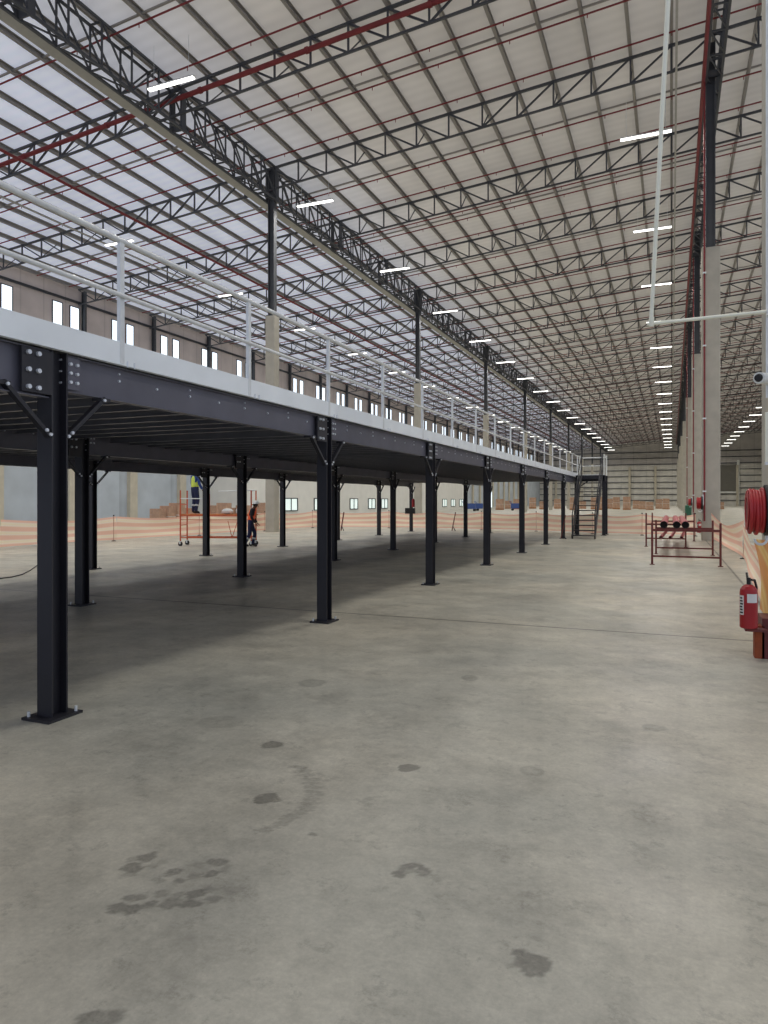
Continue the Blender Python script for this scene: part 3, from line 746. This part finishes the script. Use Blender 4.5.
def extinguisher(x, y, z, label):
    t = thing('fire_extinguisher', (x,y,z), label, 'extinguisher', 'red fire extinguishers')
    build('cylinder', MB().lathe((x,y,z), [(.075,0),(.085,.01),(.085,.36),(.08,.40),(.06,.43),(.03,.45)], 28), 'ext_red', t, smooth=False)
    build('valve', MB().tube((x,y,z+.45), (x,y,z+.52), .02, 10).bar((x-.01,y,z+.5), (x-.01,y+.1,z+.56), .02, .012).bar((x,y,z+.49), (x+.02,y+.1,z+.49), .02, .012), 'black_rubber', t)
    pts = [(x+.02,y,z+.5),(x+.06,y+.05,z+.49),(x+.08,y+.08,z+.42),(x+.07,y+.09,z+.12)]
    build('discharge_hose', MB().path(pts, .012, 8), 'black_rubber', t)
    # wrap round labels
    def wrap(a0, a1, z0, z1, r=.0865):
        q = MB(); n = 12; vs = []
        for i in range(n+1):
            a = a0+(a1-a0)*i/n
            vs += [(x+r*math.cos(a), y+r*math.sin(a), z0), (x+r*math.cos(a), y+r*math.sin(a), z1)]
        return q.add(vs, [(2*i, 2*i+2, 2*i+3, 2*i+1) for i in range(n)])
    lab = build('instruction_label', wrap(-PI*.58, -PI*.18, z+.27, z+.36), 'label_white', t)
    l2 = build('test_label', wrap(-PI*.92, -PI*.70, z+.14, z+.34), 'label_white', t)
    st = MB()
    for k in range(6):
        q = wrap(-PI*(.90-.01*(k%2)), -PI*(.73+.015*(k%3)), z+.155+.03*k, z+.172+.03*k, .0875); st.add(q.v, q.f)
    build('printed_marks', st, 'black_rubber', l2)
    return t
e0 = extinguisher(.735, 8.1, .33, 'red fire extinguisher with white labels below the nearest hose reel')
dup(e0, (1.02,30.9,.35), 'small red fire extinguisher at the foot of the second right pillar')
t = thing('extinguisher_stand', (.9,8.3,0), 'rusty orange and dark red board stand under the nearest extinguisher', 'stand')
build('board', MB().box(.80, .89, 8.2, 8.36, 0, .34), 'rust_box', t)
build('back_board', MB().box(.87, .97, 8.2, 8.6, 0, .42).box(.70, .9, 8.05, 8.3, .30, .325), 'red_oxide', t)
# bullet camera on the nearest pillar
cz = 1.65+(500.5-383)*7.9/695
t = thing('security_camera', (.95,8.7,cz), 'white bullet security camera with black lens on the nearest pillar', 'camera')
build('camera_body', MB().tube((1.0,8.72,cz+.005), (.87,8.52,cz-.005), .062, 20), 'white_paint', t)
build('lens', MB().tube((.87,8.52,cz-.005), (.855,8.497,cz-.006), .045, 16, .035), 'black_rubber', t)
build('mount', MB().tube((1.04,8.9,cz), (.985,8.70,cz), .045, 12), 'white_paint', t)
# conduits on and beside the nearest pillar
t = thing('conduit', (.96,8.85,0), 'short thick white conduit on the nearest pillar below the security camera', 'conduit')
build('pipe', MB().tube((.985,8.82,1.65+37*7.9/695), (.985,8.82,1.65+87*7.9/695), .022, 10), 'conduit', t)
build('end_cap', MB().tube((.985,8.82,1.65+35*7.9/695), (.985,8.82,1.65+38*7.9/695), .026, 10), 'galv', t)
t = thing('conduit', (.965,8.85,4), 'thin grey conduit rising up the edge of the nearest pillar', 'conduit')
build('pipe', MB().tube((.985,8.84,2.8), (.985,8.84,12), .012, 8), 'galv', t)
# white cross-arm and rising pipe
t = thing('suspended_pipe', (-.23,8.7,3.7), 'white suspended pipe reaching from the nearest pillar and turning up to the roof', 'pipe')
A = Vector((-.225,8.72,3.73)); B = Vector((.06,8.05,9.0)); T = A+(B-A)*3.2
build('rising_pipe', MB().tube(A, T, .024, 10, .04), 'conduit', t)
build('cross_pipe', MB().tube((-.27,8.72,3.72), (1.0,8.80,3.76), .02, 10), 'conduit', t)
build('elbow', MB().tube((-.225,8.725,3.69), (-.218,8.71,3.80), .03, 10), 'conduit', t)
build('wall_clip', MB().box(.975, 1.0, 8.76, 8.84, 3.71, 3.79), 'galv', t)

# pipe racks (red oxide trestles)
def trestle(x0, x1, y, h, zr_, zl, label):
    t = thing('pipe_trestle', ((x0+x1)/2,y,0), label, 'trestle', 'red oxide trestles of the pipe rack')
    for x in (x0, x1):
        lg = build('leg', MB().tube((x,y,.015), (x,y,h), .028, 10), 'red_oxide', t)
        build('foot_plate', MB().box(x-.06, x+.06, y-.06, y+.06, 0, .015), 'red_oxide', lg)
    build('top_rail', MB().bar((x0,y,zr_), (x1,y,zr_), .045, .06), 'red_oxide', t)
    build('bottom_rail', MB().bar((x0,y,zl), (x1,y,zl), .045, .045), 'red_oxide', t)
trestle(-.47, 1.12, 19.2, 1.08, .89, .22, 'nearest low red steel trestle frame, empty, in front of the pipes')
trestle(-.45, 1.13, 23.0, 1.05, .80, .20, 'second red steel trestle frame, under the black open pipe ends')
trestle(-.85, .45, 26.6, 1.2, .80, .30, 'third red steel trestle frame, standing further left')
trestle(-.75, .83, 30.8, 1.15, .80, .40, 'farthest red steel trestle frame under the pipes')
px0 = None
for i, x in enumerate((-.22, .13, .37)):
    nm = ('leftmost','middle','rightmost')[i]
    lb = '%s of three large pinkish red pipes on the trestles, black open end' % nm
    if px0 is None:
        px0 = thing('steel_pipe', (x,22.3,.93), lb, 'pipe', 'large pipes lying on the trestles')
        build('pipe_wall', MB().ring((x,22.3,.93), (x,31.3,.93), .105, .095, 24), 'pink_pipe', px0, smooth=False)
        build('pipe_inside', MB().tube((x,22.36,.93), (x,31.2,.93), .0955, 24), 'pipe_bore', px0)
        build('rim', MB().ring((x,22.28,.93), (x,22.33,.93), .108, .094, 24), 'black_rubber', px0)
    else: dup(px0, (x,22.3,.93), lb)
for i, x in enumerate((-.35, -.05, .3)):
    tag(build('steel_pipe', MB().ring((x,25.6,.39), (x+.25,31.4,.49), .055, .048, 16), 'pink_pipe', loc=(x,25.6,.39)), '%s of the thinner red pipes on the lower rails of the trestles' % ('leftmost','middle','rightmost')[i], 'pipe', 'thin pipes on the lower rails')
t = thing('plastic_drum', (1.4,66.5,0), 'dark green plastic drum standing far behind the pipe racks', 'drum')
build('drum_body', MB().lathe((1.4,66.5,0), [(.3,0),(.34,.06),(.34,.4),(.36,.42),(.34,.44),(.34,.85),(.36,.87),(.34,.89),(.33,1.2),(.2,1.27)], 20), 'green', t)
build('lid', MB().lathe((1.4,66.5,1.26), [(.21,0),(.21,.05)], 14), 'green', t)

# ================================================================== wheeled scaffold and workers
sx0, sy0 = -16.5, 20.5; SA = math.atan2(.9, 2.5)
def sc(a, b, z): return (sx0+a*math.cos(SA)-b*math.sin(SA), sy0+a*math.sin(SA)+b*math.cos(SA), z)
t = thing('scaffold_tower', (sx0,sy0,0), 'low orange wheeled scaffold tower with planks behind the mezzanine posts', 'scaffold')
Wd, Dp = 2.6, .75
for a in (0, Wd):
    for b in (0, Dp):
        lg = build('upright', MB().tube(sc(a,b,.14), sc(a,b,2.02), .025, 8), 'scaffold', t)
        cs = build('caster', MB().tube(Vector(sc(a,b,.075))+Vector((.0,-.025,0)), Vector(sc(a,b,.075))+Vector((0,.025,0)), .085, 16), 'black_rubber', lg)
        build('caster_fork', MB().box(sc(a,b,0)[0]-.03, sc(a,b,0)[0]+.03, sc(a,b,0)[1]-.04, sc(a,b,0)[1]+.04, .07, .18), 'galv', lg)
for b in (0, Dp):
    for z in (.30, 1.10): build('rail', MB().tube(sc(0,b,z), sc(Wd,b,z), .02, 8), 'scaffold', t)
    build('inner_upright', MB().tube(sc(.85,b,.3), sc(.85,b,1.9), .018, 8), 'scaffold', t)
for a in (0, Wd):
    for z in (.35, .75, 1.1, 1.5): build('rung', MB().tube(sc(a,0,z), sc(a,Dp,z), .016, 8), 'scaffold', t)
build('guard_bar', MB().tube(sc(0,0,1.72), sc(.85,0,1.72), .018, 8), 'galv', t)
build('guard_bar', MB().tube(sc(1.4,0,1.98), sc(Wd+.15,0,2.02), .022, 8), 'galv', t)
build('vee_brace', MB().tube(sc(1.75,0,.9), sc(1.9,0,.3), .012, 6).tube(sc(2.1,0,.9), sc(1.9,0,.3), .012, 6).tube(sc(0,0,.95), sc(Wd,0,.95), .014, 6), 'scaffold', t)
for k in range(3): 
    b0 = .04+.29*k
    build('plank', MB().bar(sc(-.05,b0+.12,1.135), sc(Wd+.05,b0+.12,1.135), .24, .04), 'plank', t)
tag(build('parts_bag', MB().lathe((0,0,0), [(.1,0),(.17,.04),(.18,.12),(.12,.2),(.05,.22)], 10), 'label_white', loc=(0,0,0)), 'white plastic sack lying on the scaffold planks', 'sack', 'sacks on the scaffold')
bag = bpy.data.objects['parts_bag']; bag.location = sc(1.65,.3,1.16); bag.scale = (1.3,1,.9)
dup(bag, sc(2.1,.45,1.16), 'second white plastic sack further right on the scaffold planks', sc=(1,1,1.1))

def skin_mesh(name, pts, edges, radii, m, parent, levels=1, root=0):
    me = bpy.data.meshes.new(name); base = origin(parent) if parent is not None else Vector((0,0,0))
    me.from_pydata(pts, edges, []); me.update(); me.materials.append(M[m])
    o = bpy.data.objects.new(name, me); col.objects.link(o)
    if parent is not None: o.parent = parent
    md = o.modifiers.new('skin', 'SKIN'); md.use_smooth_shade = True
    for i, r in enumerate(radii):
        sv = me.skin_vertices[0].data[i]; rr = r if isinstance(r, tuple) else (r, r); sv.radius = rr; sv.use_root = (i == root)
    s = o.modifiers.new('sub', 'SUBSURF'); s.levels = levels; s.render_levels = levels
    return o
def chain(joints, names): return [joints[n] for n in names]
def person(loc, rz, J, cl, label, scale=1.0):
    """J: joints in a local frame, x right, y forward, z up"""
    t = thing('person', (0,0,0), label, 'person')
    order = ['pelvis','waist','chest','neckb','neck','headc','headt','shL','elL','wrL','shR','elR','wrR','hipL','knL','anL','toL','hipR','knR','anR','toR']
    ix = {n:i for i, n in enumerate(order)}
    ed = [('pelvis','waist'),('waist','chest'),('chest','neckb'),('neckb','neck'),('neck','headc'),('headc','headt'),('chest','shL'),('shL','elL'),('elL','wrL'),
          ('chest','shR'),('shR','elR'),('elR','wrR'),('pelvis','hipL'),('hipL','knL'),('knL','anL'),('anL','toL'),('pelvis','hipR'),('hipR','knR'),('knR','anR'),('anR','toR')]
    R = dict(pelvis=(.14,.11), waist=(.125,.10), chest=(.15,.11), neckb=(.07,.07), neck=.052, headc=(.078,.092), headt=.062, shL=.062, elL=.042, wrL=.028, shR=.062, elR=.042, wrR=.028,
             hipL=.088, knL=.058, anL=.038, toL=.03, hipR=.088, knR=.058, anR=.038, toR=.03)
    skin_mesh('body', [J[n] for n in order], [(ix[a],ix[b]) for a, b in ed], [R[n] for n in order], 'skin', t)
    def garment(name, names, eds, grow, m, ends=()):
        i2 = {n:i for i, n in enumerate(names)}
        rr = [tuple(v+grow for v in (R[n] if isinstance(R[n], tuple) else (R[n],R[n]))) for n in names]
        return skin_mesh(name, [J[n] for n in names], [(i2[a],i2[b]) for a, b in eds], rr, m, t)
    garment('trousers', ['pelvis','waist','hipL','knL','anL','hipR','knR','anR'], [('pelvis','waist'),('pelvis','hipL'),('hipL','knL'),('knL','anL'),('pelvis','hipR'),('hipR','knR'),('knR','anR')], .018, cl['trousers'])
    garment('shirt', ['pelvis','waist','chest','neckb','shL','elL','wrL','shR','elR','wrR'], [('pelvis','waist'),('waist','chest'),('chest','neckb'),('chest','shL'),('shL','elL'),('elL','wrL'),('chest','shR'),('shR','elR'),('elR','wrR')], .014, cl['shirt'])
    garment('vest', ['pelvis','waist','chest','neckb'], [('pelvis','waist'),('waist','chest'),('chest','neckb')], .042, cl['vest'])
    for s in ('L','R'):
        a, b = Vector(J['an'+s]), Vector(J['to'+s])
        skin_mesh('boot', [tuple(a+Vector((0,0,.05))), tuple(a), tuple(b)], [(0,1),(1,2)], [.055,.055,.045], 'black_rubber', t)
        k, an = Vector(J['kn'+s]), Vector(J['an'+s]); m1, m2 = k.lerp(an,.35), k.lerp(an,.50)
        build('reflective_band', MB().tube(m1, m2, .075, 12, .072), 'reflective', t)
        w, e = Vector(J['wr'+s]), Vector(J['el'+s]); d = (w-e).normalized(); h = MB()
        side = d.cross(Vector((0,1,0))); side = side.normalized() if side.length > .1 else Vector((1,0,0)); fw = side.cross(d).normalized()
        # hand: palm plus five bent fingers
        pts = [tuple(w), tuple(w+d*.05), tuple(w+d*.09)]; es = [(0,1),(1,2)]; rad = [.024,(.032,.018),(.034,.016)]
        for f in range(4):
            o = side*(-.026+.0175*f); L_ = (.034,.038,.036,.028)[f]; n0 = len(pts)
            pts += [tuple(w+d*.095+o), tuple(w+d*(.095+L_)+o+fw*.012), tuple(w+d*(.095+L_*1.6)+o+fw*.035)]
            es += [(2,n0),(n0,n0+1),(n0+1,n0+2)]; rad += [.009,.0085,.008]
        n0 = len(pts); pts += [tuple(w+d*.04-side*.035), tuple(w+d*.085-side*.05+fw*.02)]; es += [(1,n0),(n0,n0+1)]; rad += [.012,.010]
        skin_mesh('hand', pts, es, rad, 'skin', t)
    hc, ht = Vector(J['headc']), Vector(J['headt']); fd = Vector(J['face']).normalized(); rt = fd.cross(Vector((0,0,1))).normalized()
    fc = MB()
    build('nose', MB().tube(hc+fd*.10+Vector((0,0,.03)), hc+fd*.118+Vector((0,0,-.01)), .008, 8, .014), 'skin', t)
    for s in (-1, 1):
        build('ear', MB().torus(hc+rt*s*.083+Vector((0,0,.01)), rt, .018, .009, 12, 6), 'skin', t)
        build('eye', MB().tube(hc+fd*.088+rt*s*.03+Vector((0,0,.035)), hc+fd*.096+rt*s*.03+Vector((0,0,.035)), .009, 8), 'hair', t)
    build('mouth', MB().bar(hc+fd*.094-rt*.02+Vector((0,0,-.035)), hc+fd*.094+rt*.02+Vector((0,0,-.035)), .008), 'red_oxide', t)
    build('hair', MB().lathe(tuple(hc-fd*.02-Vector((0,0,.04))), [(.06,0),(.092,.03),(.096,.08),(.08,.12)], 16), 'hair', t, smooth=True)
    up = (ht-hc).normalized(); c = hc+up*.055
    he = MB(); prof = [(.125,0),(.128,.012),(.115,.02),(.112,.05),(.098,.085),(.07,.112),(.03,.126)]
    he.lathe(tuple(c), prof, 20)
    he.box(c.x-.06+fd.x*.12, c.x+.06+fd.x*.12, c.y-.05+fd.y*.12, c.y+.05+fd.y*.12, c.z, c.z+.012)
    build('hard_hat', he, 'helmet', t, smooth=True)
    t.location = loc; t.rotation_euler = (0,0,rz); t.scale = (scale,)*3
    return t
base = dict(pelvis=(0,0,.93), waist=(0,.01,1.08), chest=(0,.02,1.30), neckb=(0,.02,1.44), neck=(0,.03,1.50), headc=(0,.05,1.60), headt=(0,.05,1.70),
    shL=(-.19,.02,1.38), elL=(-.25,.03,1.10), wrL=(-.24,.16,.90), shR=(.19,.02,1.38), elR=(.25,.03,1.10), wrR=(.24,.16,.90),
    hipL=(-.09,0,.88), knL=(-.10,.04,.49), anL=(-.10,-.02,.09), toL=(-.11,.15,.045), hipR=(.09,0,.88), knR=(.10,.06,.49), anR=(.10,-.03,.09), toR=(.11,.14,.045), face=(0,1,-.1))
Jw = dict(base); Jw.update(chest=(0,.07,1.28), waist=(0,.03,1.08), neckb=(0,.11,1.41), neck=(0,.14,1.46), headc=(0,.19,1.54), headt=(0,.22,1.63), shL=(-.18,.09,1.36), shR=(.18,.08,1.36),
    elL=(-.24,.07,1.10), wrL=(-.22,.22,.90), elR=(.24,.05,1.10), wrR=(.22,.20,.89), face=(0,1,-.5), knL=(-.10,.16,.50), anL=(-.10,.06,.09), toL=(-.10,.24,.045), knR=(.09,-.02,.49), anR=(.10,-.20,.12), toR=(.10,-.04,.045))
wx, wy = on_floor(250.5, 547.2)
person((wx,wy,0), -YAW*0-math.radians(62), Jw, dict(trousers='navy', shirt='dark_cloth', vest='hivis_orange'),
    'person in white hard hat, orange vest and navy trousers walking beside the scaffold', .96)
p_ = sc(.42,.35,1.155)
person(p_, math.radians(-20), base, dict(trousers='navy', shirt='blue_cloth', vest='hivis_yellow'),
    'person in blue work clothes and lime vest standing on the scaffold planks', 1.0)

# ================================================================== goods and clutter far off
def crate(label, group, m='carton'):
    t = thing('carton_stack', (0,0,0), label, 'cartons', group)
    pl = MB()
    for y in (-.5, 0, .5): pl.box(-.6, .6, y-.05, y+.05, .02, .12)
    for i in range(6): x = -.6+.22*i; pl.box(x, x+.1, -.55, .55, .12, .15)
    build('pallet', pl, 'pallet', t)
    cb = MB(); random.seed(5)
    for iz in range(3):
        for ix in range(2):
            for iy in range(2):
                o = .01*random.random()
                cb.box(-.58+.58*ix+.01+o, -.58+.58*(ix+1)-.01+o, -.53+.53*iy+.01, -.53+.53*(iy+1)-.01, .15+.4*iz, .15+.4*(iz+1)-.01)
    build('carton', cb, m, t)['kind'] = 'stuff'
    build('strap', MB().box(-.59, .6, -.54, .54, .7, .73), 'label_white', t)
    return t
c0 = None; random.seed(11)
k = 0
for px in [500+8.4*i for i in range(27)]:
    d = (122, 140, 131)[k % 3]; k += 1; y_ = HY+EYE*F/d
    x, y = on_floor(px+random.uniform(-2,2), y_)
    if abs(x-XA) < 1.5 or abs(x-1.7) < 1.5: continue
    lb = 'small distant pallet of brown cartons in the row before the far wall'
    s_ = (1.05, 1.0, random.uniform(1.0,1.75))
    if c0 is None: c0 = crate(lb, 'pallets of goods before the far wall'); c0.location = (x,y,0); c0.scale = s_
    else: dup(c0, (x,y,0), lb, rz=0, sc=s_)
c1 = None
for i, (px, d) in enumerate(((158,40),(168,40.5),(177,41),(189,43),(214,44),(224,43),(233,45),(243,44.5),(262,46))):
    y_ = HY+EYE*F/d; x, y = on_floor(px, y_)
    lb = ('leftmost pallet of brown cartons beyond the netting, by the concrete wall','second pallet of brown cartons from the left beyond the netting','pallet of cartons just left of the scaffold','pallet of brown cartons behind the left end of the scaffold',
          'pallet of cartons seen behind the middle of the scaffold','pallet of cartons behind the white sacks','pallet of cartons seen under the scaffold guard bar','pallet of cartons behind the worker in the orange vest','pallet of cartons between the worker and the first left pillar')[i]
    if c1 is None: c1 = crate(lb, 'pallets of goods beyond the scaffold', 'carton'); c1.location = (x,y,0)
    else: c1 = dup(c1, (x,y,0), lb, rz=0)
    c1.scale = (.6, .6, .88+.12*(i % 3))
# blue skips
def skip(x, y, label):
    t = thing('blue_trolley', (x,y,0), label, 'trolley', 'blue trolleys far down the left side')
    b = MB(); b.box(-1.5+x,1.5+x,-.05+y-.8,y-.75,.6,1.7).box(-1.5+x,1.5+x,y+.75,y+.8,.6,1.7).box(x-1.5,x-1.45,y-.8,y+.8,.6,1.7).box(x+1.45,x+1.5,y-.8,y+.8,.6,1.7).box(x-1.5,x+1.5,y-.8,y+.8,.5,.6)
    build('tub', b, 'blue', t)
    build('push_bar', MB().path([(x-1.5,y-.7,1.6),(x-1.9,y-.7,2.1),(x-1.9,y+.7,2.1),(x-1.5,y+.7,1.6)], .06, 6), 'blue', t)
    for a in (-1.2, 1.2):
        for c in (-.6, .6): build('wheel', MB().tube((x+a,y+c-.06,.25), (x+a,y+c+.06,.25), .25, 12), 'black_rubber', t)
    t.location = (x,y,0); t.scale = (.6,.6,.7); return t
for px, d, w in ((470,108,'left of'), (482,111,'right of'), (517,113,'beyond')):
    x, y = on_floor(px, HY+EYE*F/d)
    skip(x, y, {'left of':'leftmost tiny blue trolley beyond the netting, right of the office block','right of':'middle tiny blue trolley beyond the netting','beyond':'rightmost tiny blue trolley beyond the netting, nearest the staircase'}[w])
# dark leaning stakes by the netting
for (px, py, lx, label) in ((341, 531, .25, 'dark leaning stake on a splayed foot before the netting, beside the second front post'), (452, 531, .35, 'dark leaning stake before the netting, between the third and fourth front posts'), (561, 539, .35, 'dark leaning stake standing just left of the staircase')):
    x, y = on_floor(px, py)
    t = thing('leaning_stake', (x,y,0), label, 'stake', 'leaning stakes along the netting')
    build('stake', MB().bar((x,y,.02), (x+lx*.5,y+.1,1.02), .09, .03), 'red_oxide', t)
    build('foot', MB().bar((x+.06,y,.25), (x+.22,y-.1,.01), .03), 'black_steel', t)
# switch box with red item on one back-row post
x, y = RX[2], PYB[7]
t = thing('switch_box', (x,y-.1,1.2), 'small black control box with a red unit above on the eighth back-row post', 'box')
build('enclosure', MB().box(x-.26, x+.26, y-.24, y-.08, .95, 1.25), 'black_rubber', t)
build('red_unit', MB().lathe((x+.18,y-.16,1.3), [(.07,0),(.08,.05),(.08,.35),(.04,.45)], 12), 'ext_red', t)
# loose cable on the floor
pts = []
for px, py in ((-14,580),(0,579),(12,577.5),(22,575),(30,571),(37,566),(42,562)):
    x, y = on_floor(px, py); pts.append((x, y, .012))
tag(build('loose_cable', MB().path(pts, .012, 6), 'black_rubber', loc=pts[0]), 'thin black cable curving over the floor at the far left', 'cable')

# ================================================================== camera, light, view
cam = bpy.data.cameras.new('camera'); co = bpy.data.objects.new('camera', cam); col.objects.link(co)
co.location = (0, 0, EYE); co.rotation_euler = (math.radians(90), 0, YAW)
cam.sensor_fit = 'VERTICAL'; cam.sensor_height = 24; cam.lens = F/1024*24; cam.shift_y = -(512-HY)/1024; cam.clip_end = 600; cam.clip_start = .05
scn.camera = co
w = bpy.data.worlds.new('daylight'); scn.world = w; w.use_nodes = True
bg = w.node_tree.nodes['Background']; bg.inputs[0].default_value = (.72, .79, 1, 1); bg.inputs[1].default_value = .75
scn.view_settings.view_transform = 'Standard'; scn.view_settings.look = 'None'; scn.view_settings.exposure = 0
try:
    scn.cycles.use_denoising = True; scn.cycles.max_bounces = 6; scn.cycles.diffuse_bounces = 3; scn.cycles.sample_clamp_indirect = 4
except Exception: pass
